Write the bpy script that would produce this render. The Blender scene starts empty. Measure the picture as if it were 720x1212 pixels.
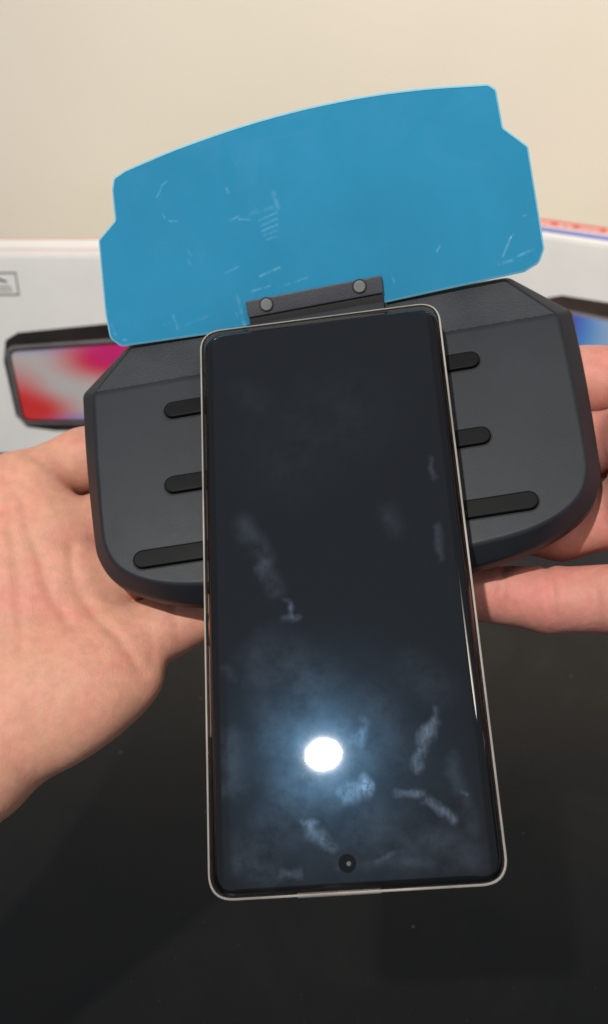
import bpy, bmesh, math, random
import numpy as np
from mathutils import Vector, Matrix
random.seed(7)
R = math.radians
sc = bpy.context.scene
col = sc.collection

# ------------------------------------------------------------------ camera
PITCH = R(33)
cam_d = bpy.data.cameras.new('camera')
cam = bpy.data.objects.new('camera', cam_d); col.objects.link(cam)
cam.location = (0, 0, 0.42)
cam.rotation_euler = (R(90) - PITCH, 0, 0)
cam_d.sensor_fit = 'VERTICAL'; cam_d.sensor_height = 36
cam_d.lens = 36 * 1150 / 1212
cam_d.clip_start = 0.01; cam_d.clip_end = 50
cam_d.dof.use_dof = True; cam_d.dof.focus_distance = 0.285; cam_d.dof.aperture_fstop = 15
sc.camera = cam

# ------------------------------------------------------------------ light of the room
w = bpy.data.worlds.new('World'); sc.world = w; w.use_nodes = True
bg = w.node_tree.nodes['Background']
bg.inputs[0].default_value = (0.86, 0.92, 1.0, 1); bg.inputs[1].default_value = 0.27

def area(name, loc, target, size, power, colour, shape='DISK', sy=None):
    d = bpy.data.lights.new(name, 'AREA'); d.shape = shape; d.size = size
    if sy: d.size_y = sy
    d.energy = power; d.color = colour
    o = bpy.data.objects.new(name, d); col.objects.link(o); o.location = loc
    o.rotation_euler = (Vector(target) - Vector(loc)).to_track_quat('-Z', 'Y').to_euler()
    return o
# small round ceiling lamp whose reflection shows on the phone glass
LAMP_POS = (-0.3804, -0.4443, 1.4139)
dl = area('ceiling_downlight', LAMP_POS, (0, 0.2, 0.28), 0.047, 15, (1.0, 0.97, 0.92), 'ELLIPSE', 0.038)
dl.rotation_euler.rotate_axis('Z', R(40))
# unseen warm fill spot, added to brighten the right wall and box
sd = bpy.data.lights.new('warm_fill_spot', 'SPOT'); sd.energy = 70; sd.color = (1.0, 0.88, 0.73)
sd.spot_size = R(58); sd.spot_blend = 1.0; sd.shadow_soft_size = 0.16
so = bpy.data.objects.new('warm_fill_spot', sd); col.objects.link(so); so.location = (0.55, -0.2, 1.5)
so.rotation_euler = (Vector((0.30, 0.9, 0.36)) - so.location).to_track_quat('-Z', 'Y').to_euler()

vs = sc.view_settings
vs.view_transform = 'Standard'; vs.look = 'None'; vs.gamma = 1; vs.exposure = 0.28

# ------------------------------------------------------------------ frames
# frame of the holder: x along its width, y towards its hinge, z out of its face; origin on the phone glass
CAM2W = Matrix(((1, 0, 0), (0, -math.sin(PITCH), math.cos(PITCH)), (0, -math.cos(PITCH), -math.sin(PITCH))))
RD = Matrix(((0.98317089, -0.10432456, -0.14997132), (-0.15276219, -0.91969369, -0.36170046), (-0.10019343, 0.37852331, -0.92015291)))
TD = Vector((0.00875119, 0.01717141, 0.27903963))
DEV = Matrix.Translation(CAM2W @ TD + Vector((0, 0, 0.42))) @ (CAM2W @ RD).to_4x4()
PHONE = DEV @ Matrix.Rotation(R(-3), 4, 'Z')
MM = 0.001

# ------------------------------------------------------------------ node helpers
def new_mat(name):
    m = bpy.data.materials.new(name); m.use_nodes = True
    return m, m.node_tree.nodes, m.node_tree.links, m.node_tree.nodes['Principled BSDF']
def N(nodes, t, **kw):
    n = nodes.new(t)
    for k, v in kw.items():
        if k.startswith('i_'): n.inputs[k[2:].replace('_', ' ')].default_value = v
        elif k.startswith('n') and k[1:].isdigit(): n.inputs[int(k[1:])].default_value = v
        else: setattr(n, k, v)
    return n
def ramp(nodes, stops):
    r = nodes.new('ShaderNodeValToRGB'); e = r.color_ramp.elements
    while len(e) < len(stops): e.new(0.5)
    for el, (p, c) in zip(e, stops):
        el.position = p; el.color = c if len(c) == 4 else (*c, 1)
    return r
def noise(nodes, links, vec, scale, detail=4, rough=0.55, dist=0.0):
    n = nodes.new('ShaderNodeTexNoise'); n.inputs['Scale'].default_value = scale
    n.inputs['Detail'].default_value = detail; n.inputs['Roughness'].default_value = rough
    n.inputs['Distortion'].default_value = dist
    links.new(vec, n.inputs['Vector']); return n
def bump(nodes, links, h, strength, dist, bsdf, prev=None):
    b = nodes.new('ShaderNodeBump'); b.inputs['Strength'].default_value = strength; b.inputs['Distance'].default_value = dist
    links.new(h, b.inputs['Height'])
    if prev: links.new(prev.outputs[0], b.inputs['Normal'])
    links.new(b.outputs[0], bsdf.inputs['Normal']); return b

def stroke_group():
    g = bpy.data.node_groups.new('stroke', 'ShaderNodeTree')
    for nme, t in (('P', 'NodeSocketVector'), ('A', 'NodeSocketVector'), ('B', 'NodeSocketVector'), ('Width', 'NodeSocketFloat')):
        g.interface.new_socket(nme, in_out='INPUT', socket_type=t)
    g.interface.new_socket('Mask', in_out='OUTPUT', socket_type='NodeSocketFloat')
    n, l = g.nodes, g.links
    gi, go = n.new('NodeGroupInput'), n.new('NodeGroupOutput')
    def vm(op, a, b=None):
        x = n.new('ShaderNodeVectorMath'); x.operation = op; l.new(a, x.inputs[0])
        if b is not None: l.new(b, x.inputs[1])
        return x
    pa = vm('SUBTRACT', gi.outputs[0], gi.outputs[1]); ba = vm('SUBTRACT', gi.outputs[2], gi.outputs[1])
    d1 = vm('DOT_PRODUCT', pa.outputs[0], ba.outputs[0]); d2 = vm('DOT_PRODUCT', ba.outputs[0], ba.outputs[0])
    q = n.new('ShaderNodeMath'); q.operation = 'DIVIDE'; q.use_clamp = True
    l.new(d1.outputs['Value'], q.inputs[0]); l.new(d2.outputs['Value'], q.inputs[1])
    s = n.new('ShaderNodeVectorMath'); s.operation = 'SCALE'; l.new(ba.outputs[0], s.inputs[0]); l.new(q.outputs[0], s.inputs['Scale'])
    df = vm('SUBTRACT', pa.outputs[0], s.outputs[0]); ln = vm('LENGTH', df.outputs[0])
    dv = n.new('ShaderNodeMath'); dv.operation = 'DIVIDE'; l.new(ln.outputs['Value'], dv.inputs[0]); l.new(gi.outputs[3], dv.inputs[1])
    mr = n.new('ShaderNodeMapRange'); mr.interpolation_type = 'SMOOTHSTEP'
    mr.inputs['From Min'].default_value = 0.0; mr.inputs['From Max'].default_value = 1.0
    mr.inputs['To Min'].default_value = 1; mr.inputs['To Max'].default_value = 0
    l.new(dv.outputs[0], mr.inputs['Value']); l.new(mr.outputs[0], go.inputs[0])
    return g
STROKE = stroke_group()
def strokes(nodes, links, vec, items):
    """items: (ax, ay, bx, by, width, weight) in mm on the local xy plane; returns the summed mask socket"""
    acc = None
    for ax, ay, bx, by, wd, wt in items:
        g = nodes.new('ShaderNodeGroup'); g.node_tree = STROKE
        links.new(vec, g.inputs['P'])
        if (ax, ay) == (bx, by): bx += 0.05
        g.inputs['A'].default_value = (ax * MM, ay * MM, 0); g.inputs['B'].default_value = (bx * MM, by * MM, 0)
        g.inputs['Width'].default_value = wd * MM
        m = nodes.new('ShaderNodeMath'); m.operation = 'MULTIPLY_ADD'
        links.new(g.outputs[0], m.inputs[0]); m.inputs[1].default_value = wt
        if acc is not None: links.new(acc, m.inputs[2])
        else: m.inputs[2].default_value = 0
        acc = m.outputs[0]
    return acc
def flat_xy(nodes, links, vec):
    s = nodes.new('ShaderNodeVectorMath'); s.operation = 'MULTIPLY'; s.inputs[1].default_value = (1, 1, 0)
    links.new(vec, s.inputs[0]); return s.outputs[0]
def mul(nodes, links, a, b):
    m = nodes.new('ShaderNodeMath'); m.operation = 'MULTIPLY'
    for i, v in enumerate((a, b)):
        if isinstance(v, (int, float)): m.inputs[i].default_value = v
        else: links.new(v, m.inputs[i])
    return m.outputs[0]
def mixc(nodes, links, fac, a, b):
    m = nodes.new('ShaderNodeMix'); m.data_type = 'RGBA'
    if isinstance(fac, (int, float)): m.inputs[0].default_value = fac
    else: links.new(fac, m.inputs[0])
    for i, v in ((6, a), (7, b)):
        if isinstance(v, tuple): m.inputs[i].default_value = (*v, 1) if len(v) == 3 else v
        else: links.new(v, m.inputs[i])
    return m.outputs[2]
def obj_coord(nodes): return nodes.new('ShaderNodeTexCoord').outputs['Object']

def simple(name, colour, rough=0.5, var=0.12, scale=60, bscale=0, bstr=0.1, **kw):
    m, n, l, b = new_mat(name)
    c = obj_coord(n)
    t = noise(n, l, c, scale)
    r = ramp(n, [(0.3, tuple(x * (1 - var) for x in colour)), (0.7, tuple(min(1, x * (1 + var)) for x in colour))])
    l.new(t.outputs['Fac'], r.inputs[0]); l.new(r.outputs[0], b.inputs['Base Color'])
    b.inputs['Roughness'].default_value = rough
    for k, v in kw.items(): b.inputs[k.replace('_', ' ')].default_value = v
    if bscale:
        t2 = noise(n, l, c, bscale, 3); bump(n, l, t2.outputs['Fac'], bstr, 0.0003, b)
    return m

# ------------------------------------------------------------------ mesh helpers
def mesh_obj(name, verts, faces, mat, parent=None, matrix=None, smooth=None):
    me = bpy.data.meshes.new(name); me.from_pydata([tuple(v) for v in verts], [], faces); me.update()
    return link_mesh(name, me, mat, parent, matrix, smooth)
def link_mesh(name, me, mat, parent=None, matrix=None, smooth=None):
    bm = bmesh.new(); bm.from_mesh(me); bmesh.ops.recalc_face_normals(bm, faces=bm.faces)
    bm.to_mesh(me); bm.free()
    if mat: me.materials.append(mat)
    o = bpy.data.objects.new(name, me); col.objects.link(o)
    if parent: o.parent = parent
    if matrix is not None: o.matrix_local = matrix
    if smooth is not None:
        me.polygons.foreach_set('use_smooth', [True] * len(me.polygons))
        if smooth < 180: me.set_sharp_from_angle(angle=R(smooth))
        wn = o.modifiers.new('weighted_normals', 'WEIGHTED_NORMAL'); wn.keep_sharp = True; wn.weight = 100
    return o
def bm_obj(name, bm, mat, parent=None, matrix=None, smooth=35):
    me = bpy.data.meshes.new(name); bm.to_mesh(me); bm.free()
    return link_mesh(name, me, mat, parent, matrix, smooth)
def prism(outline, z0, z1, bev=0.0, seg=2, ang=25):
    bm = bmesh.new(); n = len(outline)
    lo = [bm.verts.new((x, y, z0)) for x, y in outline]; hi = [bm.verts.new((x, y, z1)) for x, y in outline]
    bm.faces.new(lo[::-1]); bm.faces.new(hi)
    for i in range(n): bm.faces.new((lo[i], lo[(i + 1) % n], hi[(i + 1) % n], hi[i]))
    bmesh.ops.recalc_face_normals(bm, faces=bm.faces)
    if bev: bevel(bm, bev, seg, ang)
    return bm
def bevel(bm, off, seg=2, ang=25):
    ed = [e for e in bm.edges if len(e.link_faces) == 2 and e.calc_face_angle(0) > R(ang)]
    bmesh.ops.bevel(bm, geom=ed, offset=off, segments=seg, profile=0.5, affect='EDGES', clamp_overlap=True)
def box_bm(x0, x1, y0, y1, z0, z1, bev=0.0, seg=2):
    return prism([(x0, y0), (x1, y0), (x1, y1), (x0, y1)], z0, z1, bev, seg)
def round_poly(pts, rad, seg=6):
    """round the corners of a polygon; rad: one radius or one per corner"""
    out = []; n = len(pts)
    for i in range(n):
        r = rad[i] if isinstance(rad, (list, tuple)) else rad
        p, a, b = Vector(pts[i]), Vector(pts[i - 1]), Vector(pts[(i + 1) % n])
        if r <= 0: out.append(tuple(p)); continue
        d1, d2 = (a - p), (b - p); l1, l2 = d1.length, d2.length; d1.normalize(); d2.normalize()
        an = d1.angle(d2); t = min(r / math.tan(an / 2), l1 * 0.49, l2 * 0.49)
        s, e = p + d1 * t, p + d2 * t
        for k in range(seg + 1):
            q = k / seg; out.append(tuple((1 - q) ** 2 * s + 2 * q * (1 - q) * p + q * q * e))
    return out
def scale_mm(pts): return [tuple(c * MM for c in p) for p in pts]
def capsule2d(x0, x1, y, r, seg=10):
    pts = []
    for k in range(seg + 1):
        a = -math.pi / 2 + math.pi * k / seg; pts.append((x1 - r + r * math.cos(a), y + r * math.sin(a)))
    for k in range(seg + 1):
        a = math.pi / 2 + math.pi * k / seg; pts.append((x0 + r + r * math.cos(a), y + r * math.sin(a)))
    return pts
def disc_pts(x, y, r, n=24): return [(x + r * math.cos(2 * math.pi * k / n), y + r * math.sin(2 * math.pi * k / n)) for k in range(n)]
def empty(name, matrix, label, cat, group=None):
    o = bpy.data.objects.new(name, None); col.objects.link(o); o.matrix_world = matrix
    o.empty_display_size = 0.02; o['label'] = label; o['category'] = cat
    if group: o['group'] = group
    return o
def tag(o, label, cat, group=None):
    o['label'] = label; o['category'] = cat
    if group: o['group'] = group

# ------------------------------------------------------------------ the setting
# table: black satin board with dust
m, n, l, b = new_mat('black_table')
c = obj_coord(n)
t1 = noise(n, l, c, 7, 5, 0.6); r1 = ramp(n, [(0.3, (0.003, 0.0029, 0.0028)), (0.75, (0.007, 0.0068, 0.0064))])
l.new(t1.outputs['Fac'], r1.inputs[0])
v = n.new('ShaderNodeTexVoronoi'); v.inputs['Scale'].default_value = 95; l.new(c, v.inputs['Vector'])
lt = N(n, 'ShaderNodeMath', operation='LESS_THAN', n1=0.055); l.new(v.outputs['Distance'], lt.inputs[0])
sep = n.new('ShaderNodeSeparateColor'); l.new(v.outputs['Color'], sep.inputs[0])
gt = N(n, 'ShaderNodeMath', operation='GREATER_THAN', n1=0.92); l.new(sep.outputs[0], gt.inputs[0])
sp = mul(n, l, lt.outputs[0], gt.outputs[0])
v2 = n.new('ShaderNodeTexVoronoi'); v2.inputs['Scale'].default_value = 330; l.new(c, v2.inputs['Vector'])
lt2 = N(n, 'ShaderNodeMath', operation='LESS_THAN', n1=0.10); l.new(v2.outputs['Distance'], lt2.inputs[0])
sep2 = n.new('ShaderNodeSeparateColor'); l.new(v2.outputs['Color'], sep2.inputs[0])
gt2 = N(n, 'ShaderNodeMath', operation='GREATER_THAN', n1=0.80); l.new(sep2.outputs[1], gt2.inputs[0])
c1_ = mixc(n, l, mul(n, l, mul(n, l, lt2.outputs[0], gt2.outputs[0]), 0.5), r1.outputs[0], (0.06, 0.058, 0.055))
l.new(mixc(n, l, sp, c1_, (0.16, 0.155, 0.145)), b.inputs['Base Color'])
b.inputs['Specular IOR Level'].default_value = 0.36
rr = ramp(n, [(0.3, (0.22,) * 3), (0.7, (0.40,) * 3)]); t2 = noise(n, l, c, 16, 6, 0.65, 1.2); l.new(t2.outputs['Fac'], rr.inputs[0])
l.new(rr.outputs[0], b.inputs['Roughness'])
t3 = noise(n, l, c, 900, 2); bump(n, l, t3.outputs['Fac'], 0.12, 0.0003, b)
o = bm_obj('table_top', box_bm(-0.9, 0.9, -0.35, 0.895, -0.03, 0, 0.003), m); o['kind'] = 'structure'

# wall: cream matt paint
m, n, l, b = new_mat('cream_wall_paint')
c = obj_coord(n)
t1 = noise(n, l, c, 3, 3); r1 = ramp(n, [(0.3, (0.72, 0.66, 0.56)), (0.7, (0.76, 0.70, 0.60))])
l.new(t1.outputs['Fac'], r1.inputs[0]); l.new(r1.outputs[0], b.inputs['Base Color'])
b.inputs['Roughness'].default_value = 0.75
t2 = noise(n, l, c, 130, 6, 0.65); bump(n, l, t2.outputs['Fac'], 0.30, 0.0009, b)
o = bm_obj('wall', box_bm(-1.3, 1.3, 0.9, 1.0, -0.6, 0.52), m); o['kind'] = 'structure'

# ------------------------------------------------------------------ packaging boxes
M_card = simple('white_coated_card', (0.82, 0.81, 0.80), 0.32, 0.03, 30, 300, 0.05)
M_red = simple('red_print', (0.62, 0.10, 0.08), 0.4, 0.1)
M_blue = simple('blue_print', (0.16, 0.19, 0.52), 0.4, 0.1)
M_pink = simple('pink_print', (0.62, 0.30, 0.27), 0.4, 0.1)
M_white = simple('white_print', (0.78, 0.77, 0.75), 0.4, 0.04)
M_ink = simple('grey_ink', (0.10, 0.085, 0.08), 0.5, 0.1)
M_inkl = simple('pale_grey_ink', (0.36, 0.32, 0.31), 0.5, 0.1)
M_body = simple('printed_dark_body', (0.022, 0.016, 0.018), 0.4, 0.4, 40)
M_brown = simple('printed_brown_body', (0.05, 0.034, 0.028), 0.4, 0.3, 40)
M_frame = simple('printed_silver_frame', (0.22, 0.20, 0.21), 0.4, 0.2, 50)
def blobs_mat(name, base, blobs):
    """printed wallpaper: soft colour blobs (x, y, rx, ry, colour) in local mm"""
    m, n, l, b = new_mat(name)
    c = obj_coord(n); cur = base
    nz = noise(n, l, c, 25, 2)
    for x, y, rx, ry, cc in blobs:
        mp = n.new('ShaderNodeMapping'); mp.vector_type = 'TEXTURE'
        mp.inputs['Location'].default_value = (x * MM, y * MM, 0); mp.inputs['Scale'].default_value = (rx * MM, ry * MM, 1)
        l.new(c, mp.inputs['Vector'])
        g = n.new('ShaderNodeTexGradient'); g.gradient_type = 'SPHERICAL'; l.new(mp.outputs[0], g.inputs[0])
        k = n.new('ShaderNodeMapRange'); k.interpolation_type = 'SMOOTHSTEP'; k.inputs['From Max'].default_value = 0.9
        l.new(g.outputs['Fac'], k.inputs['Value'])
        cur = mixc(n, l, k.outputs[0], cur, cc)
    if isinstance(cur, tuple): b.inputs['Base Color'].default_value = (*cur, 1)
    else: l.new(cur, b.inputs['Base Color'])
    b.inputs['Roughness'].default_value = 0.4
    return m
FRONT = Matrix(((1, 0, 0, 0), (0, 0, -1, 0), (0, 1, 0, 0), (0, 0, 0, 1)))   # local xy of a print -> x, z of the box front

def sheet(name, pts, z, mat, parent, local, th=0.0003):
    return bm_obj(name, prism(scale_mm(pts), z * MM - th / 2, z * MM + th / 2), mat, parent, local, smooth=None)

def carton(label, loc, yaw, wd, ht, dp):
    root = empty('product_box', Matrix.Translation(loc) @ Matrix.Rotation(yaw, 4, 'Z'), label, 'box', 'product boxes standing against the wall')
    bm_obj('carton', box_bm(0, wd, 0, dp, 0.0005, ht, 0.0012, 2), M_card, root)
    lid = bm_obj('lid_flap', box_bm(0.0015, wd - 0.0015, 0.001, dp - 0.001, ht + 0.0004, ht + 0.0010, 0.0002, 1), M_card, root)
    return root, lid
HT = 0.1768
# left box (origin at its front lower left corner)
LX = -0.277
boxL, lidL = carton('white box with a red screened phone picture, beside the left hand', (LX, 0.74, 0), 0, 0.215, HT - 0.001, 0.0425)
sheet('red_stripe', [(2, 39.2), (213, 39.2), (213, 41.3), (2, 41.3)], (HT + 0.0002) * 1000, M_pink, boxL, Matrix.Identity(4))
sheet('pale_stripe', [(2, 6), (213, 6), (213, 18), (2, 18)], (HT + 0.0002) * 1000, simple('pale_pink_print', (0.70, 0.62, 0.62), 0.4, 0.03), boxL, Matrix.Identity(4))
def fx(x): return (x - LX) * 1000
pic = sheet('holder_picture', round_poly([(fx(-.2475), 88), (fx(-.243), 106.5), (fx(-.232), 113), (fx(-.16), 120.5), (fx(-.10), 121), (fx(-.085), 108), (fx(-.085), 42), (fx(-.11), 24), (fx(-.2139), 23.2), (fx(-.238), 27), (fx(-.2455), 38)], 4), 0.3, M_body, boxL, FRONT)
frm = sheet('phone_frame_picture', round_poly([(fx(-.2445), 101), (fx(-.09), 112.5), (fx(-.09), 30), (fx(-.2425), 30)], 9), 0.7, M_frame, boxL, FRONT)
rim = sheet('phone_rim_picture', round_poly([(fx(-.2428), 99), (fx(-.092), 110), (fx(-.092), 32), (fx(-.2408), 32)], 8), 1.1, M_body, boxL, FRONT)
M_scrL = blobs_mat('red_wallpaper_print', (0.52, 0.49, 0.50), [
    (75, 106, 130, 16, (0.30, 0.27, 0.58)), (62, 34, 80, 12, (0.30, 0.28, 0.62)),
    (112, 90, 58, 28, (0.66, 0.03, 0.05)), (122, 97, 46, 30, (0.60, 0.02, 0.18)), (34, 44, 44, 54, (0.70, 0.02, 0.02)), (48, 44, 52, 24, (0.66, 0.04, 0.04))])
sheet('screen_picture', round_poly([(fx(-.2405), 96.5), (fx(-.0945), 107.5), (fx(-.0945), 34.5), (fx(-.2385), 34.5)], 6), 1.5, M_scrL, boxL, FRONT)
# small outlined label printed on the front
lx0, lx1 = fx(-.262), fx(-.2255)
for nm, q in (('label_border', [(lx0, 163.3), (lx1, 163.3), (lx1, 162.3), (lx0, 162.3)]), ('label_border', [(lx0, 145.6), (lx1, 145.6), (lx1, 144.6), (lx0, 144.6)]),
              ('label_border', [(lx1 - .9, 162.2), (lx1, 162.2), (lx1, 145.7), (lx1 - .9, 145.7)]), ('label_border', [(lx0, 162.2), (lx0 + .9, 162.2), (lx0 + .9, 145.7), (lx0, 145.7)])):
    sheet(nm, q, 0.3, M_ink, boxL, FRONT)
hook = [(fx(-.2475), 156.5), (fx(-.2445), 159), (fx(-.2405), 159.3), (fx(-.237), 157.6), (fx(-.2335), 156.3), (fx(-.2335), 155.0), (fx(-.2375), 155.6), (fx(-.2408), 157.4), (fx(-.2440), 157.3), (fx(-.2465), 155.6)]
sheet('label_mark', hook, 0.3, M_ink, boxL, FRONT)
for yy, x1 in ((151.2, -.2312), (148.2, -.2305)):
    sheet('label_line', [(lx0 + 3, yy), (fx(x1), yy), (fx(x1), yy + 1.2), (lx0 + 3, yy + 1.2)], 0.3, M_inkl, boxL, FRONT)

# right box, turned so that its right end comes nearer
YAW = R(-28)
RB = Vector((0.157, 0.810, 0))
boxR, lidR = carton('white box with red and blue striped top and blue phone picture, beside the right hand', RB, YAW, 0.215, HT - 0.001, 0.046)
ZT = (HT + 0.0002) * 1000
sheet('red_stripe', [(2, 28.5), (213, 28.5), (213, 45), (2, 45)], ZT, M_red, boxR, Matrix.Identity(4))
sheet('blue_stripe', [(2, 10), (213, 10), (213, 23), (2, 23)], ZT, M_blue, boxR, Matrix.Identity(4))
x = 6.0
while x < 208:                                     # white lettering too small to read, standing on the stripes
    wd = random.choice((3.0, 4.0, 4.5, 5.0))
    if random.random() > 0.1:
        lw = 1.0
        for q in random.sample([[(x, 31.5), (x + lw, 31.5), (x + lw, 37), (x, 37)], [(x, 36), (x + wd - 1.0, 36), (x + wd - 1.0, 37), (x, 37)],
                                [(x + wd - 2.0, 31.5), (x + wd - 1.0, 31.5), (x + wd - 1.0, 37), (x + wd - 2.0, 37)], [(x, 33.6), (x + wd - 1.0, 33.6), (x + wd - 1.0, 34.6), (x, 34.6)]], 3):
            sheet('letter_stroke', q, ZT + 0.35 + 0.02 * random.random(), M_white, boxR, Matrix.Identity(4), 0.0002)
    x += wd
sheet('holder_picture', round_poly([(34, 118), (66, 130), (150, 131), (192, 116), (206, 94), (206, 40), (190, 22), (44, 22), (34, 40), (30, 100)], 5), 0.3, M_brown, boxR, FRONT)
sheet('phone_frame_picture', round_poly([(36, 119), (194, 116), (194, 32), (38, 32)], 9), 0.7, M_frame, boxR, FRONT)
M_scrR = blobs_mat('blue_wallpaper_print', (0.60, 0.60, 0.62), [(74, 100, 74, 70, (0.08, 0.30, 0.68)), (50, 100, 56, 90, (0.05, 0.06, 0.55)), (44, 117, 60, 44, (0.10, 0.04, 0.40)), (46, 82, 18, 18, (0.62, 0.06, 0.12)), (150, 50, 60, 50, (0.65, 0.05, 0.08))])
sheet('screen_picture', round_poly([(39.5, 116), (190.5, 113), (190.5, 35), (41.5, 35)], 6), 1.1, M_scrR, boxR, FRONT)

# ------------------------------------------------------------------ phone holder
def plastic(name, c0, c1, rough, bscale, bstr, spec=0.35):
    m, n, l, b = new_mat(name); c = obj_coord(n)
    t = noise(n, l, c, 28, 5, 0.6); r = ramp(n, [(0.3, c0), (0.72, c1)]); l.new(t.outputs['Fac'], r.inputs[0]); l.new(r.outputs[0], b.inputs['Base Color'])
    t2 = noise(n, l, c, 55, 5, 0.65); r2 = ramp(n, [(0.3, (rough - .07,) * 3), (0.75, (rough + .08,) * 3)]); l.new(t2.outputs['Fac'], r2.inputs[0]); l.new(r2.outputs[0], b.inputs['Roughness'])
    b.inputs['Specular IOR Level'].default_value = spec
    if bscale:
        v = n.new('ShaderNodeTexVoronoi'); v.inputs['Scale'].default_value = bscale; l.new(c, v.inputs['Vector'])
        bump(n, l, v.outputs['Distance'], bstr, 0.0004, b)
    return m
M_shell = plastic('charcoal_plastic', (0.0085, 0.0108, 0.0150), (0.0145, 0.0175, 0.0230), 0.50, 2200, 0.05, 0.36)
M_grain = plastic('grained_charcoal_plastic', (0.027, 0.029, 0.033), (0.048, 0.049, 0.054), 0.55, 1300, 0.40)
M_rub = plastic('black_rubber', (0.0025, 0.0025, 0.003), (0.005, 0.005, 0.0055), 0.48, 0, 0)
M_rub.node_tree.nodes['Principled BSDF'].inputs['Specular IOR Level'].default_value = 0.12
M_groove = simple('groove_black', (0.004, 0.004, 0.004), 0.7, 0.2)
M_hinge = plastic('grey_hinge_plastic', (0.040, 0.041, 0.050), (0.060, 0.061, 0.070), 0.5, 1800, 0.15)
M_rivet = simple('rivet_plastic', (0.15, 0.148, 0.15), 0.6, 0.1, 200)

OX, OY, OZ = 2.0, 50.0, -29.5                       # centre of the holder's underside
holder = empty('phone_holder', DEV @ Matrix.Translation((OX * MM, OY * MM, OZ * MM)), 'dark grey plastic head-up display phone holder held in both hands', 'phone holder')
def dv(pts): return [((x + 1.0) * MM, (y - OY) * MM, (z - OZ) * MM) for x, y, z in pts]
def spline(pts, per=4):
    out = []
    for i in range(len(pts) - 1):
        p0 = pts[max(i - 1, 0)]; p1 = pts[i]; p2 = pts[i + 1]; p3 = pts[min(i + 2, len(pts) - 1)]
        for k in range(per):
            q = k / per
            out.append(tuple(0.5 * (2 * b_ + (c_ - a_) * q + (2 * a_ - 5 * b_ + 4 * c_ - d_) * q * q + (3 * b_ - a_ - 3 * c_ + d_) * q ** 3) for a_, b_, c_, d_ in zip(p0, p1, p2, p3)))
    out.append(pts[-1]); return out
Fh = spline([(0, 4.6), (20, 4.9), (39, 5.9), (53, 7.6), (63, 10.6), (70.5, 15.5), (74.5, 22), (76, 31), (77, 55), (77.5, 78.5)])
Sh = [(x_ * (1 - 0.010 * min(1, x_ / 60)), y_) for x_, y_ in spline([(0, -0.6), (20, -0.2), (40, 1.2), (54.5, 3.6), (65.5, 7.6), (75, 13.5), (80, 21.5), (81.6, 30.5), (83.6, 58), (84.4, 83)])]
top_in, top_out = (64, 98.5), (66.4, 101)
nb = len(Fh)
def ring(half, corner, zf, zc):
    h = [(x, y, zf) for x, y in half] + [(corner[0], corner[1], zc)]
    return h + [(-x, y, z) for x, y, z in h[:0:-1]]
rI = ring(Fh, top_in, -11.5, -15.5); rS = ring(Sh, top_out, -17.8, -19.4)
rB = ring(Sh, top_out, -24.0, -24.5)
rU = ring([(x * 0.95, 50 + (y - 50) * 0.93) for x, y in Sh], (top_out[0] * .95, 97), -29.5, -29.5)
nr = len(rI); V = dv(rI) + dv(rS) + dv(rB) + dv(rU); Fc = []
half_n = nb + 1
crR, tpR = nb - 1, nb
tpL, crL = nr - nb, nr - nb + 1
Fc.append(list(range(0, nb)) + list(range(crL, nr)))           # face
Fc.append([crR, tpR, tpL, crL])                                # sloped strip under the glass
for k in range(3):
    for i in range(nr):
        j = (i + 1) % nr; Fc.append([k * nr + i, k * nr + j, (k + 1) * nr + j, (k + 1) * nr + i])
Fc.append([3 * nr + i for i in range(nr)][::-1])
me = bpy.data.meshes.new('shell'); me.from_pydata(V, [], Fc)
bm = bmesh.new(); bm.from_mesh(me); bmesh.ops.recalc_face_normals(bm, faces=bm.faces); bevel(bm, 0.0011, 3, 9)
bm_obj('shell', bm, M_shell, holder, smooth=30)
# grained strip: a thin skin on the sloping part
nrm = Vector((0, 4.0, 20.0)).normalized()
g0 = [(-76.4, 79.4, -11.72), (76.4, 79.4, -11.72), (63.4, 97.6, -15.3), (-63.4, 97.6, -15.3)]
gp = [Vector(p) for p in dv(g0)]
gv = [p - nrm * 0.0008 for p in gp] + [p + nrm * 0.00025 for p in gp]
bm = bmesh.new(); vv = [bm.verts.new(p) for p in gv]
for q in ((3, 2, 1, 0), (4, 5, 6, 7), (0, 1, 5, 4), (1, 2, 6, 5), (2, 3, 7, 6), (3, 0, 4, 7)): bm.faces.new([vv[i] for i in q])
bmesh.ops.recalc_face_normals(bm, faces=bm.faces); bevel(bm, 0.0002, 1)
bm_obj('grained_panel', bm, M_grain, holder)
# anti-slip strips in their grooves
for yy, hw, rr_, sx_ in ((67.2, 52.4, 3.35, -0.4), (40.4, 52.4, 3.4, -1.6), (16.8, 63, 3.4, -2.2)):
    f = lambda p: [((a + sx_) * MM, (b_ - OY) * MM) for a, b_ in p]
    st = bm_obj('rubber_strip', prism(f(capsule2d(-hw + .6, hw - .6, yy, rr_ - .45)), 0.0172, 0.0195, 0.0006, 3), M_rub, holder)
    bm_obj('groove', prism(f(capsule2d(-hw, hw, yy, rr_)), 0.0172, 0.01812), M_groove, st, smooth=None)
# hinge block on the shell
hb = bm_obj('hinge_base', box_bm(-22.5 * MM, 24.5 * MM, (89.6 - OY) * MM, (95.4 - OY) * MM, (-20 - OZ) * MM, (-11.4 - OZ) * MM, 0.0007, 2), M_shell, holder)
for sx in (-23.3, 24.7):
    bm_obj('slit', box_bm(sx * MM, (sx + .6) * MM, (89.4 - OY) * MM, (95.2 - OY) * MM, (-17 - OZ) * MM, (-13.1 - OZ) * MM), M_groove, hb, smooth=None)
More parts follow.
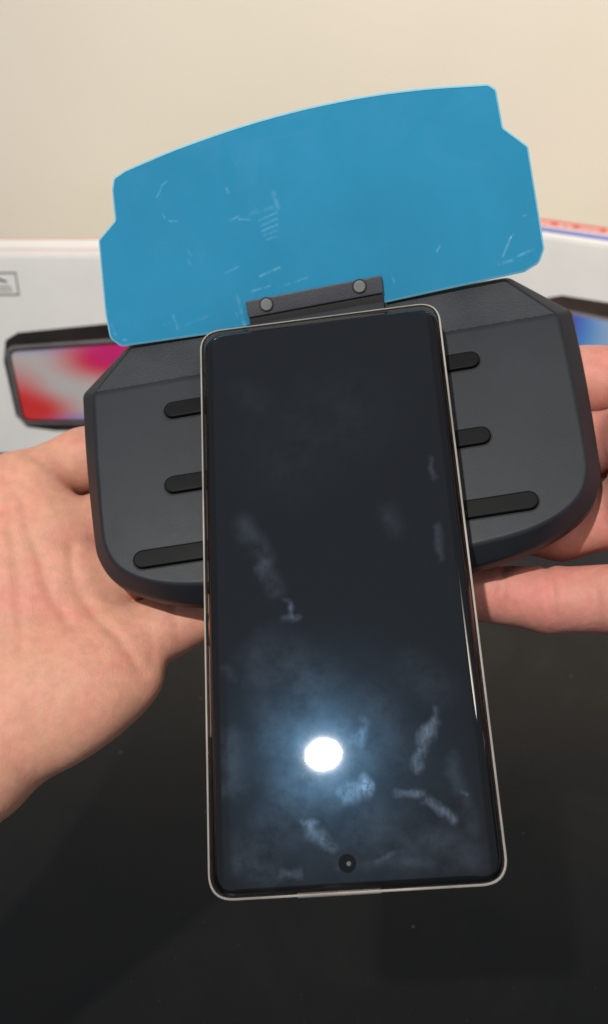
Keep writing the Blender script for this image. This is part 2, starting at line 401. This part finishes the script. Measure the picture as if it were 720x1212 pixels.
# hinge barrel
bm = bmesh.new(); bmesh.ops.create_cone(bm, cap_ends=True, segments=20, radius1=.0026, radius2=.0026, depth=.045, matrix=Matrix.Rotation(R(90), 4, 'Y'))
bm_obj('hinge_barrel', bm, M_groove, holder, Matrix.Translation((1.8 * MM, (96.4 - OY) * MM, (-14.2 - OZ) * MM)))

# tilted glass in its own frame: x along the width, y up the glass
PHI = R(35)
GL = Matrix.Translation((-OX * MM, (96 - OY) * MM, (-14 - OZ) * MM)) @ Matrix.Rotation(PHI, 4, 'X')
out = [(-64.3, 1.1), (-67.4, 4.2), (-67.2, 12.9), (-64.2, 36.5), (-57.3, 41.7), (-56.2, 51.4), (-54.9, 54.8), (-50.6, 56.5), (-32.7, 60.0), (-9.4, 63.1), (11.7, 64.5), (32.4, 64.5), (51.2, 63.2), (69.0, 61.0), (71.1, 59.1), (71.8, 47.5), (78.9, 40.5), (79.6, 24.3), (80.3, 8.3), (78.2, 4.2), (73.2, 2.2), (26.2, 0.3), (-20.5, -0.3)]
rad = [2, 3, 3, 1.5, 2, 2, 1.5, 2] + [0] * 21 + [2, 1.5, 2, 1.5, 3, 3, 3, 2, 3, 3]
arch = spline(out[7:14], 4)                          # 6 spans of the curved top edge
out = out[:7] + [arch[0]] + arch[3:-3][:21] + out[13:]
rad = rad[:8] + [0] * (len(out) - len(rad[:8]) - 10) + rad[-10:]
m, n, l, b = new_mat('blue_protective_film')
c = obj_coord(n); cf = flat_xy(n, l, c)
t1 = noise(n, l, c, 12, 5, 0.65, 0.6); r1 = ramp(n, [(0.3, (0.019, 0.205, 0.362)), (0.7, (0.022, 0.242, 0.435))]); l.new(t1.outputs['Fac'], r1.inputs[0])
nz = noise(n, l, c, 420, 4, 0.7); nzr = ramp(n, [(0.36, (0, 0, 0)), (0.62, (1, 1, 1))]); l.new(nz.outputs['Fac'], nzr.inputs[0])
scr = strokes(n, l, cf, [(-37.9, 50.8, -39.8, 49.8, .55, 1), (-39.8, 49.3, -42.2, 46.5, .5, .8), (-41.6, 41.5, -40.9, 39.6, .5, .6), (-39.6, 38.4, -37.0, 37.9, .5, .8),
    (-18.9, 45.2, -18.2, 43.4, .8, .7), (-19.6, 34.9, -16.6, 35.9, .6, .7), (-16.6, 34.9, -12.5, 34.0, .7, .5), (-3.6, 41, -3.2, 36, 1.4, .7),
    (-10.5, 33.2, -3.8, 34.8, .7, .6), (-10.0, 31.5, -4.2, 32.8, .7, .6), (-9.6, 29.9, -4.4, 31.0, .7, .6), (-9.2, 28.3, -5.0, 29.2, .7, .6), (-8.6, 26.9, -5.2, 27.4, .6, .5),
    (-12.2, 36.0, -4.4, 36.6, 1.2, .35), (-19.5, 20.0, -24.6, 18.6, .55, .6), (-13.0, 15.7, -6.0, 17.4, .65, 1), (-16.6, 11.4, -10.2, 12.0, .6, .7), (-5.6, 11.4, 2.5, 12.5, .6, .4),
    (-36.0, 25.3, -35.4, 23.4, .7, .4), (-35.6, 28.4, -34.4, 26.2, .7, .3), (-44.5, 8, -44.0, 3.6, .9, .5), (-41.0, 4.2, -33, 5.8, .7, .3), (-48.0, 5.4, -46, 5.9, .6, .4),
    (46.0, 13.4, 47.3, 15.2, .5, .8), (30.4, 8.2, 30.8, 6.2, .6, .6), (67.0, 8.2, 70.2, 13.6, .65, .9), (70.2, 13.6, 71.4, 14.6, .4, .9), (64.5, 6.0, 70, 6.4, .8, .7), (72, 7.4, 77, 8.8, .7, .9), (75.2, 19.6, 75.9, 19.8, .5, .9),
    (-66.2, 8.8, -65.6, 6.2, .6, .9), (-65.9, 5.6, -65.2, 5.2, .7, 1.0), (-63.3, 3.0, -62.2, 2.6, .7, 1.0), (-66.9, 14.0, -66.5, 12.4, .5, .7), (-21.8, 10.4, -21.2, 1.2, 1.0, .55), (-23.2, 5.0, -20.8, 1.0, .7, .6)])
scm = mul(n, l, scr, nzr.outputs[0])
scc = N(n, 'ShaderNodeMath', operation='MULTIPLY', n1=0.34, use_clamp=True); l.new(scm, scc.inputs[0])
l.new(mixc(n, l, scc.outputs[0], r1.outputs[0], (0.30, 0.62, 0.80)), b.inputs['Base Color'])
t5 = noise(n, l, c, 40, 6, 0.7, 1.0); r5 = ramp(n, [(0.35, (0.14,) * 3), (0.7, (0.32,) * 3)]); l.new(t5.outputs['Fac'], r5.inputs[0]); l.new(r5.outputs[0], b.inputs['Roughness'])
b.inputs['IOR'].default_value = 1.45
t2 = noise(n, l, c, 14, 2); bump(n, l, t2.outputs['Fac'], 0.05, 0.0006, b)
glass = bm_obj('reflector_glass', prism(scale_mm(round_poly(out, rad, 5)), -0.0012, 0.0012, 0.0004, 2, 40), m, holder, GL)
# rim of the glass, its edge light painted in as a paler colour
M_edge = simple('lit_glass_edge', (0.20, 0.50, 0.64), 0.15, 0.05)
bm = bmesh.new(); pts = scale_mm(round_poly(out, rad, 5)); k = len(pts)
def inset(pts, d):
    res = []; n_ = len(pts)
    for i in range(n_):
        a_, p_, b_ = Vector(pts[i - 1]), Vector(pts[i]), Vector(pts[(i + 1) % n_])
        t_ = (b_ - a_).normalized(); res.append(tuple(p_ + Vector((t_.y, -t_.x)) * -d))
    return res
area2 = sum(pts[i][0] * pts[(i + 1) % k][1] - pts[(i + 1) % k][0] * pts[i][1] for i in range(k))
sg = 1 if area2 > 0 else -1
oo, ii = inset(pts, -0.0003 * sg), inset(pts, 0.0003 * sg)
lo = [[bm.verts.new((*p, z)) for p in q] for q, z in ((oo, -0.0008), (oo, 0.0010), (ii, 0.00135), (ii, -0.0008))]
for a_, b_ in ((0, 1), (1, 2), (2, 3)):
    for i in range(k): bm.faces.new((lo[a_][i], lo[a_][(i + 1) % k], lo[b_][(i + 1) % k], lo[b_][i]))
bm_obj('edge_rim', bm, M_edge, glass, smooth=40)
# clamp plate with two rivets
plate = bm_obj('clamp_plate', prism(scale_mm([(-19.2, 2.9), (26.7, 3.3), (27.0, 9.0), (-19.1, 8.4)]), 0.0014, 0.0034, 0.0005, 2), M_hinge, holder, GL)
bm_obj('clamp_lip', prism(scale_mm([(-18.9, -0.6), (26.4, -0.1), (26.6, 3.1), (-19.1, 2.7)]), 0.0014, 0.0026, 0.0004, 2), M_groove, holder, GL)
for rx, ry in ((-12.3, 6.2), (19.2, 6.7)):
    rv = bm_obj('rivet', prism(scale_mm(disc_pts(rx, ry, 2.0)), 0.0034, 0.0042, 0.0004, 2), M_rivet, holder, GL)
    bm = prism(scale_mm(disc_pts(rx, ry, 2.45)), 0.0033, 0.00352); bm_obj('rivet_recess', bm, M_shell, rv, smooth=None)

# ------------------------------------------------------------------ the phone
PW, PH = 75.2, 170.2
phone = empty('smartphone', PHONE @ Matrix.Translation((0, 0, -9.2 * MM)), 'black smudged smartphone in a clear case lying on the holder', 'phone')
def rrect(hw, hh, r, seg=8): return round_poly([(-hw, -hh), (hw, -hh), (hw, hh), (-hw, hh)], r, seg)
# screen: dark glass, long sides curved down
m, n, l, b = new_mat('smudged_dark_glass')
c = obj_coord(n); cf = flat_xy(n, l, c)
wob = noise(n, l, cf, 110, 3, 0.5); wv = N(n, 'ShaderNodeVectorMath', operation='MULTIPLY_ADD'); l.new(wob.outputs['Color'], wv.inputs[0])
wv.inputs[1].default_value = (0.006, 0.006, 0); wv.inputs[2].default_value = (-0.003, -0.003, 0)
wa = N(n, 'ShaderNodeVectorMath', operation='ADD'); l.new(wv.outputs[0], wa.inputs[0]); l.new(cf, wa.inputs[1])
cw = flat_xy(n, l, wa.outputs[0])
strong = strokes(n, l, cw, [(23.4, -44.8, 18.2, -55.2, 2.88, 1.0), (24.5, -41.0, 22.5, -47, 1.6, .5), (5.2, -43.5, 2.8, -49, 2.72, .5), (-0.2, -62.0, 3.6, -61.0, 3.52, 1.0), (4.6, -62.4, 4.0, -58.4, 1.76, .7), (12.0, -62.6, 18.5, -62.8, 1.92, .8), (18.5, -63.6, 26.0, -69.0, 1.92, 1.0),
    (-12.0, -70.0, -4.5, -74.4, 2.4, .8), (-13.5, -68.5, -10, -69, 1.28, .5), (29.5, -63, 31, -64, 0.8, .5), (-14.8, -7.4, -13.2, -9.0, 1.44, .35), (-13.6, -9.0, -13.0, -12.0, 1.44, .4), (-15.4, -13, -11.4, -12.2, 1.92, .4), (-19, -81, -14, -80.6, 1.92, .5), (6, -79, 12, -77.6, 1.28, .3)])
weak = strokes(n, l, cw, [(-4, -54, 2, -66, 44, .22), (-26, 18.6, -20, 6, 5, .55), (-20, 4, -17, -4, 4, .5), (17, 17, 18.5, 12, 5, .3), (31, 31, 31.3, 26, 1.6, .6), (31, 10, 30.6, 2, 2.0, .6), (-31.5, -45, -31.0, -58, 6, .5), (-32.5, -25.5, -31, -28, 2.5, .45),  # faint smudges, with a broad sheen and glow of the lower screen painted in
    (-20, -22, -8, -30, 12, .35), (-26, -75, -16, -66, 10, .35), (5, -70, 14, -76, 10, .3), (-6.3, -51, -6.3, -51, 24, .45), (20, -30, 26, -36, 9, .25), (22, -72, 30, -79, 7, .4), (-30, -78, -22, -80, 5, .4), (14, -52, 10, -36, 7, .22), (28, -55, 31, -72, 3.5, .4), (-4, -79.5, 24, -80.5, 2.5, .3), (-24, -30, -20, -44, 7, .2), (-12, 40, 6, 50, 26, .12), (-25, 62, -20, 58, 8, .12)])
smap = N(n, 'ShaderNodeMapping'); smap.inputs['Rotation'].default_value = (0, 0, R(24)); smap.inputs['Scale'].default_value = (1, 0.22, 1); l.new(cf, smap.inputs['Vector'])
st = noise(n, l, smap.outputs[0], 900, 4, 0.65, 0.2); sr = ramp(n, [(0.30, (0.35, 0.35, 0.35)), (0.66, (1, 1, 1))]); l.new(st.outputs['Fac'], sr.inputs[0])
st2 = noise(n, l, cf, 110, 5, 0.7); sr2 = ramp(n, [(0.32, (0.05,) * 3), (0.68, (1, 1, 1))]); l.new(st2.outputs['Fac'], sr2.inputs[0])
big = noise(n, l, cf, 240, 4, 0.7, 0.6); bigr = ramp(n, [(0.30, (0.1, 0.1, 0.1)), (0.60, (1, 1, 1))]); l.new(big.outputs['Fac'], bigr.inputs[0])
sm = N(n, 'ShaderNodeMath', operation='ADD'); l.new(mul(n, l, mul(n, l, mul(n, l, strong, sr.outputs[0]), bigr.outputs[0]), 0.85), sm.inputs[0]); l.new(mul(n, l, mul(n, l, weak, sr2.outputs[0]), 0.42), sm.inputs[1])
smudge_sheen0 = N(n, 'ShaderNodeMath', operation='MULTIPLY_ADD', n1=1.0, n2=0.035, use_clamp=True); l.new(sm.outputs[0], smudge_sheen0.inputs[0])
sx = n.new('ShaderNodeSeparateXYZ'); l.new(c, sx.inputs[0]); ab = N(n, 'ShaderNodeMath', operation='ABSOLUTE'); l.new(sx.outputs[0], ab.inputs[0])
bz = n.new('ShaderNodeMapRange'); bz.inputs['From Min'].default_value = 0.0342; bz.inputs['From Max'].default_value = 0.0349; bz.inputs['To Min'].default_value = 1; bz.inputs['To Max'].default_value = 0
l.new(ab.outputs[0], bz.inputs['Value'])                      # black border outside the display area
smudge_sheen = N(n, 'ShaderNodeMath', operation='MULTIPLY'); l.new(smudge_sheen0.outputs[0], smudge_sheen.inputs[0]); l.new(bz.outputs[0], smudge_sheen.inputs[1])
l.new(mixc(n, l, smudge_sheen.outputs[0], (0.0025, 0.003, 0.004), (0.100, 0.122, 0.160)), b.inputs['Base Color'])
b.inputs['Roughness'].default_value = 0.02; b.inputs['IOR'].default_value = 1.5
# greasy film over the glass: a second, hazy lobe
g2 = n.new('ShaderNodeBsdfGlossy'); g2.inputs['Roughness'].default_value = 0.175; g2.inputs['Color'].default_value = (0.20, 0.55, 1.0, 1)
film = N(n, 'ShaderNodeMath', operation='MULTIPLY_ADD', n1=0.005, n2=0.0013, use_clamp=True); l.new(sm.outputs[0], film.inputs[0])
mx = n.new('ShaderNodeMixShader'); l.new(film.outputs[0], mx.inputs[0]); l.new(b.outputs[0], mx.inputs[1]); l.new(g2.outputs[0], mx.inputs[2])
l.new(mx.outputs[0], n['Material Output'].inputs['Surface'])
M_screen = m
hw, hh = PW / 2, PH / 2
nx, ny = 36, 2
def screen_mesh():
    """rounded slab whose long edges roll over"""
    bm = bmesh.new(); ol = rrect(hw, hh, 6.0, 10)
    rings = []
    for ins, z in ((0, 6.6), (0.25, 7.5), (0.8, 8.25), (1.7, 8.75), (2.9, 9.05), (4.2, 9.17), (5.5, 9.2)):
        q = []
        for x_, y_ in ol:
            fx_ = (hw - ins) / hw; fy_ = (hh - min(ins, 1.2 + ins * .12)) / hh
            q.append(bm.verts.new((x_ * fx_ * MM, y_ * fy_ * MM, z * MM)))
        rings.append(q)
    for a_, b_ in zip(rings, rings[1:]):
        for i in range(len(a_)): bm.faces.new((a_[i], a_[(i + 1) % len(a_)], b_[(i + 1) % len(a_)], b_[i]))
    bm.faces.new(rings[-1]); return bm
bm_obj('screen', screen_mesh(), M_screen, phone, smooth=50)
M_metal = simple('bronze_frame', (0.36, 0.27, 0.235), 0.22, 0.1, Metallic=1.0)
bm_obj('body', prism(scale_mm(rrect(hw - .1, hh - .1, 6.0, 10)), 0.0012, 0.0066, 0.0004, 2), M_metal, phone)
# front camera
cm = bm_obj('front_camera', prism(scale_mm(disc_pts(-1.8, -78.8, 2.3, 28)), 0.0091, 0.00926), simple('camera_black', (0.002, 0.002, 0.003), 0.03, 0.1), phone, smooth=None)
bm_obj('lens', prism(scale_mm(disc_pts(-1.4, -78.9, 0.6, 16)), 0.0092, 0.00932, 0.00002, 1), simple('glint_grey', (0.07, 0.085, 0.10), 0.7, 0.1), cm, smooth=None)  # off-centre grey dot, the glint in the lens painted as a colour
# clear case: wall with a raised lip round the phone
m, n, l, b = new_mat('clear_tpu_case')
c = obj_coord(n); t1 = noise(n, l, c, 60, 3); r1 = ramp(n, [(0.3, (0.86, 0.80, 0.72)), (0.7, (0.93, 0.89, 0.83))]); l.new(t1.outputs['Fac'], r1.inputs[0])
l.new(r1.outputs[0], b.inputs['Base Color'])
b.inputs['Roughness'].default_value = 0.04; b.inputs['IOR'].default_value = 1.5; b.inputs['Transmission Weight'].default_value = 0.97
M_case = m
def ring_solid(profile, r0, seg=10):
    bm = bmesh.new(); rings = []
    for off, z in profile:
        rings.append([bm.verts.new((x_ * MM, y_ * MM, z * MM)) for x_, y_ in rrect(hw + off, hh + off, r0 + off, seg)])
    rings.append(rings[0])
    for a_, b_ in zip(rings, rings[1:]):
        for i in range(len(a_)): bm.faces.new((a_[i], a_[(i + 1) % len(a_)], b_[(i + 1) % len(a_)], b_[i]))
    return bm
case = bm_obj('clear_case', ring_solid([(0.10, 0.1), (0.6, 0.1), (0.9, 0.8), (0.95, 8.4), (0.9, 8.9), (0.65, 9.25), (0.4, 9.1), (0.12, 8.3), (0.10, 7.0)], 6.0), M_case, phone, smooth=45)
M_lip_hl = simple('painted_lip_highlight', (0.50, 0.455, 0.41), 0.16, 0.35, 45)
bm_obj('lip_highlight', ring_solid([(0.50, 9.16), (0.90, 8.70), (1.02, 8.85), (0.66, 9.34)], 6.0), M_lip_hl, phone, smooth=45)  # thin whitish ring added as the bright highlight along the case rim
bm_obj('case_back', prism(scale_mm(rrect(hw + 0.05, hh + 0.05, 6.0, 8)), 0.0002, 0.0011), M_case, phone, smooth=None)
M_button = simple('pale_button', (0.62, 0.52, 0.44), 0.3, 0.08)  # pale tan shared by the side buttons and the port
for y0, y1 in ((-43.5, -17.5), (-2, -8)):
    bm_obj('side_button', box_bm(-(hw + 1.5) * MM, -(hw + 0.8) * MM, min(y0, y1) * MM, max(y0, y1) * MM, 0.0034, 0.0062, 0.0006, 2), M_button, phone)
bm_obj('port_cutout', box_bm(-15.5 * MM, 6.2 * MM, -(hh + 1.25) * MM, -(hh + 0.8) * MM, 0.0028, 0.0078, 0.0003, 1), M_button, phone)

# ------------------------------------------------------------------ hands
def seg_dist(P, a, b):
    a = np.array(a, np.float32); b = np.array(b, np.float32); ba = b - a
    pa = P - a; h = np.clip((pa @ ba) / (ba @ ba), 0, 1)
    return np.linalg.norm(pa - h[..., None] * ba, axis=-1), h
def smin(a, b, k):
    h = np.clip(0.5 + 0.5 * (b - a) / k, 0, 1); return b * (1 - h) + a * h - k * h * (1 - h)
def cone(P, a, ra, b, rb):
    d, h = seg_dist(P, a, b); return d - (ra + (rb - ra) * h)
def ellipsoid(P, c, r):
    q = (P - np.array(c, np.float32)) / np.array(r, np.float32); k0 = np.linalg.norm(q, axis=-1)
    k1 = np.linalg.norm(q / np.array(r, np.float32), axis=-1); return k0 * (k0 - 1) / np.maximum(k1, 1e-6)
def chain(P, pts, k=3.0):
    d = None
    for (a, ra), (b, rb) in zip(pts, pts[1:]):
        e = cone(P, a, ra, b, rb); d = e if d is None else smin(d, e, k)
    return d
def hand_field(P, spec):
    palm = None
    for prim in spec['palm']:
        e = cone(P, *prim[1:]) if prim[0] == 'c' else ellipsoid(P, *prim[1:])
        palm = e if palm is None else smin(palm, e, spec.get('kp', 12.0))
    d = None
    for f_ in spec['fingers']:
        e = smin(palm, chain(P, f_['pts']), f_.get('k', 7.0))
        d = e if d is None else np.minimum(d, e)
    pit = np.zeros_like(d); gate = 1 / (1 + np.exp(-(P[..., 2] + 40) / 1.5))
    for pl, depth, wid in spec['creases']:
        for a, b in zip(pl, pl[1:]):
            dd, _ = seg_dist(P[..., :2], a, b); pit = np.maximum(pit, depth * np.exp(-(dd / wid) ** 2))
    return d + 0.60 * pit * gate
def surface_nets(spec, lo, hi, h):
    ax = [np.arange(a, b, h, dtype=np.float32) for a, b in zip(lo, hi)]
    nx_, ny_, nz_ = map(len, ax); D = np.empty((nx_, ny_, nz_), np.float32)
    Y, Z = np.meshgrid(ax[1], ax[2], indexing='ij')
    for s in range(0, nx_, 24):
        e = min(s + 24, nx_)
        P = np.empty((e - s, ny_, nz_, 3), np.float32); P[..., 0] = ax[0][s:e, None, None]; P[..., 1] = Y; P[..., 2] = Z
        D[s:e] = hand_field(P, spec)
    D[0], D[-1] = 1, 1; D[:, 0], D[:, -1] = 1, 1; D[:, :, 0], D[:, :, -1] = 1, 1
    S = D < 0
    C = np.zeros((nx_ - 1, ny_ - 1, nz_ - 1), np.int8)
    for i in (0, 1):
        for j in (0, 1):
            for k_ in (0, 1): C += S[i:nx_ - 1 + i, j:ny_ - 1 + j, k_:nz_ - 1 + k_]
    act = (C > 0) & (C < 8); idx = np.full(act.shape, -1, np.int64); cells = np.argwhere(act); idx[act] = np.arange(len(cells))
    acc = np.zeros((len(cells), 3)); cnt = np.zeros(len(cells))
    corners = [(i, j, k_) for i in (0, 1) for j in (0, 1) for k_ in (0, 1)]
    for c0 in corners:
        for a_ in range(3):
            if c0[a_]: continue
            c1 = list(c0); c1[a_] = 1
            d0 = D[cells[:, 0] + c0[0], cells[:, 1] + c0[1], cells[:, 2] + c0[2]]; d1 = D[cells[:, 0] + c1[0], cells[:, 1] + c1[1], cells[:, 2] + c1[2]]
            mk = (d0 < 0) != (d1 < 0); t_ = np.where(mk, d0 / np.where(mk, d0 - d1, 1), 0)
            p = np.tile(np.array(c0, float), (len(cells), 1)); p[:, a_] += t_
            acc[mk] += p[mk]; cnt[mk] += 1
    verts = (cells + acc / cnt[:, None]) * h + np.array(lo)
    quads = []
    for a_ in range(3):
        u_, v_ = (a_ + 1) % 3, (a_ + 2) % 3
        sl0 = [slice(1, -1)] * 3; sl1 = [slice(1, -1)] * 3; sl0[a_] = slice(0, -1); sl1[a_] = slice(1, None)
        s0, s1 = S[tuple(sl0)], S[tuple(sl1)]; e = np.argwhere(s0 != s1)
        off = np.array([1, 1, 1]); off[a_] = 0; e = e + off
        def cid(du, dv_):
            q = e.copy(); q[:, u_] -= du; q[:, v_] -= dv_; return idx[q[:, 0], q[:, 1], q[:, 2]]
        q = np.stack([cid(1, 1), cid(0, 1), cid(0, 0), cid(1, 0)], 1)
        fl = ~S[e[:, 0], e[:, 1], e[:, 2]]; q[fl] = q[fl][:, ::-1]; quads.append(q)
    q = np.concatenate(quads); return verts, q[(q >= 0).all(1)]

def skin_mat(name, c_lo, c_mid, c_hi):
    m, n, l, b = new_mat(name); c = obj_coord(n)
    t = noise(n, l, c, 34, 6, 0.68, 0.4); r = ramp(n, [(0.34, c_lo), (0.48, c_mid), (0.64, c_hi)]); l.new(t.outputs['Fac'], r.inputs[0])
    t2 = noise(n, l, c, 260, 4, 0.6); r2 = ramp(n, [(0.35, (0.93, 0.92, 0.91)), (0.65, (1.05, 1.05, 1.05))]); l.new(t2.outputs['Fac'], r2.inputs[0])
    mm = n.new('ShaderNodeMix'); mm.data_type = 'RGBA'; mm.blend_type = 'MULTIPLY'; mm.inputs[0].default_value = 1
    l.new(r.outputs[0], mm.inputs[6]); l.new(r2.outputs[0], mm.inputs[7]); l.new(mm.outputs[2], b.inputs['Base Color'])
    b.inputs['Roughness'].default_value = 0.58; b.inputs['Specular IOR Level'].default_value = 0.32
    b.inputs['Subsurface Weight'].default_value = 0.35; b.inputs['Subsurface Radius'].default_value = (1.0, 0.36, 0.20); b.inputs['Subsurface Scale'].default_value = 0.0035
    v = n.new('ShaderNodeTexVoronoi'); v.feature = 'DISTANCE_TO_EDGE'; v.inputs['Scale'].default_value = 950; l.new(c, v.inputs['Vector'])
    b1 = bump(n, l, v.outputs['Distance'], 0.22, 0.0004, b)
    wm = N(n, 'ShaderNodeMapping'); wm.inputs['Rotation'].default_value = (0, 0, R(-28)); wm.inputs['Scale'].default_value = (1, 0.3, 0.6); l.new(c, wm.inputs['Vector'])
    t4 = noise(n, l, wm.outputs[0], 340, 5, 0.7, 0.5); b1 = bump(n, l, t4.outputs['Fac'], 0.22, 0.0008, b, b1)
    t3 = noise(n, l, c, 90, 4, 0.6, 0.8); b2 = bump(n, l, t3.outputs['Fac'], 0.25, 0.0009, b, b1)
    return m
M_skinL = skin_mat('left_hand_skin', (0.64, 0.345, 0.225), (0.66, 0.325, 0.225), (0.69, 0.29, 0.215))
M_skinR = skin_mat('right_hand_skin', (0.57, 0.28, 0.205), (0.60, 0.265, 0.205), (0.63, 0.235, 0.195))

left = {
    'palm': [('c', (-104, 58, -36), 12.0, (-150, -18, -22), 17), ('c', (-98, 40, -35), 13.0, (-155, -26, -22), 18),
             ('c', (-92, 22, -37), 13.0, (-160, -36, -22), 18), ('c', (-84, 3, -40), 12.5, (-158, -48, -20), 19),
             ('e', (-112, -18, -33), (38, 25, 17)), ('c', (-112, 61, -36), 12, (-140, 58, -30), 14), ('e', (-91, -12, -37), (29, 18, 14)),
             ('c', (-118, -41, -26), 14, (-160, -66, -12), 20),
             ('c', (-160, -44, -14), 27, (-196, -98, 26), 27),
             ('c', (-160, -16, -14), 16, (-138, 44, -20), 16)],
    'kp': 10.0,
    'fingers': [
        {'pts': [((-110, 62, -38), 11.8), ((-90, 71.5, -45), 12.0), ((-48, 77, -42), 9.5), ((-26, 73, -40), 7.5)], 'k': 2.5},
        {'pts': [((-97, 41, -38), 11.5), ((-70, 47, -43), 10.8), ((-28, 51, -41), 9.5), ((-6, 48, -39), 7.8)], 'k': 5},
        {'pts': [((-92, 22, -40), 11.5), ((-66, 26, -43), 10.5), ((-28, 30, -40.5), 9.2), ((-8, 28, -38.5), 7.6)], 'k': 6},
        {'pts': [((-87, -4, -39), 13.0), ((-63, 3.5, -42), 10.6), ((-38, 9.5, -42), 9.0), ((-18, 13, -40), 7.2)], 'k': 6},
        {'pts': [((-138, 44, -20), 15), ((-144, 70, -14), 12.5), ((-142, 98, -12), 11.5), ((-136, 118, -14), 8.5)], 'k': 10}],
    'creases': [([(-103.8, 68.7), (-98, 63.5), (-92, 58), (-86.8, 52)], 1.2, 1.5),
                ([(-109, 58.2), (-104, 50), (-100.6, 36.6), (-97, 24.7), (-94, 12), (-87, 1.5)], 1.3, 1.6),
                ([(-109.5, 46.6), (-105.5, 34.5), (-104.2, 19.6), (-101.8, -6)], 0.9, 1.7),
                ([(-114, 40), (-111, 20), (-109, -4), (-110, -24)], 1.2, 3.0),
                ([(-88.4, 32), (-87.9, 23), (-86.3, 14), (-81, 6.2), (-72.9, -3.1), (-67, -14)], 1.3, 1.4),
                ([(-56.4, 8.2), (-55.8, -4)], 0.9, 1.3), ([(-63.2, 4), (-64.7, -12)], 0.6, 1.3)],
}
right = {
    'palm': [('c', (110, 56, -28), 12.0, (150, -10, -22), 17), ('c', (101.5, 38, -26), 13.0, (156, -20, -22), 18), ('c', (98, 19, -28), 13.0, (160, -32, -22), 18),
             ('c', (97, -8, -37), 11.5, (160, -44, -22), 18), ('e', (120, -14, -36), (28, 26, 15)),
             ('c', (160, -30, -16), 24, (198, -88, 22), 26), ('c', (160, -14, -16), 16, (140, 46, -22), 16)],
    'kp': 9.0,
    'fingers': [
        {'pts': [((112, 64, -38), 11.5), ((93, 70.0, -45), 12.0), ((62, 80, -42), 9.6), ((40, 80, -40.5), 7.6)], 'k': 2.5},
        {'pts': [((102, 40, -33), 11.5), ((84, 46, -44), 11.0), ((38, 54, -41), 9.5), ((16, 53, -39.5), 7.8)], 'k': 5},
        {'pts': [((99, 18, -34), 11.0), ((72, 18, -43.5), 10.2), ((36, 27, -41), 9.2), ((14, 29, -39), 7.6)], 'k': 4},
        {'pts': [((97, -11.5, -38), 11.6), ((63, -6, -41), 10.2), ((38, 1.0, -41.5), 9.2), ((18, 8, -40.5), 7.2)], 'k': 4},
        {'pts': [((140, 46, -22), 15), ((148, 72, -16), 12.5), ((146, 100, -14), 11.5), ((140, 120, -16), 8.5)], 'k': 10}],
    'creases': [([(50.8, 6), (46, -14)], 1.7, 1.5), ([(64, 4), (63.4, -4), (61.8, -19)], 2.1, 1.5), ([(60.2, 3), (59.8, -4), (58.4, -18)], 1.0, 1.2),
                ([(76.5, -2), (75.4, -10), (75.6, -23)], 2.0, 1.8), ([(100, 50), (96, 30), (94, 8)], 1.0, 1.6)],
}
def build_hand(spec, lo, hi, origin, mat, label):
    vts, qd = surface_nets(spec, lo, hi, 1.15)
    og = np.array(origin); me = bpy.data.meshes.new('hand')
    me.from_pydata(((vts - og) * MM).tolist(), [], qd.tolist()); me.update()
    me.materials.append(mat); me.polygons.foreach_set('use_smooth', [True] * len(me.polygons))
    o = bpy.data.objects.new('hand', me); col.objects.link(o)
    o.matrix_world = DEV @ Matrix.Translation([v_ * MM for v_ in origin])
    sm_ = o.modifiers.new('relax', 'SMOOTH'); sm_.factor = 0.5; sm_.iterations = 2
    tag(o, label, 'hand', 'hands holding the phone holder'); return o
build_hand(left, (-226, -118, -62), (4, 136, 56), (-160, -30, -14), M_skinL, 'open left hand, palm up, holding the left end of the holder')
build_hand(right, (4, -120, -62), (228, 138, 54), (160, -30, -16), M_skinR, 'right hand at the frame edge, fingers under the right end of the holder')
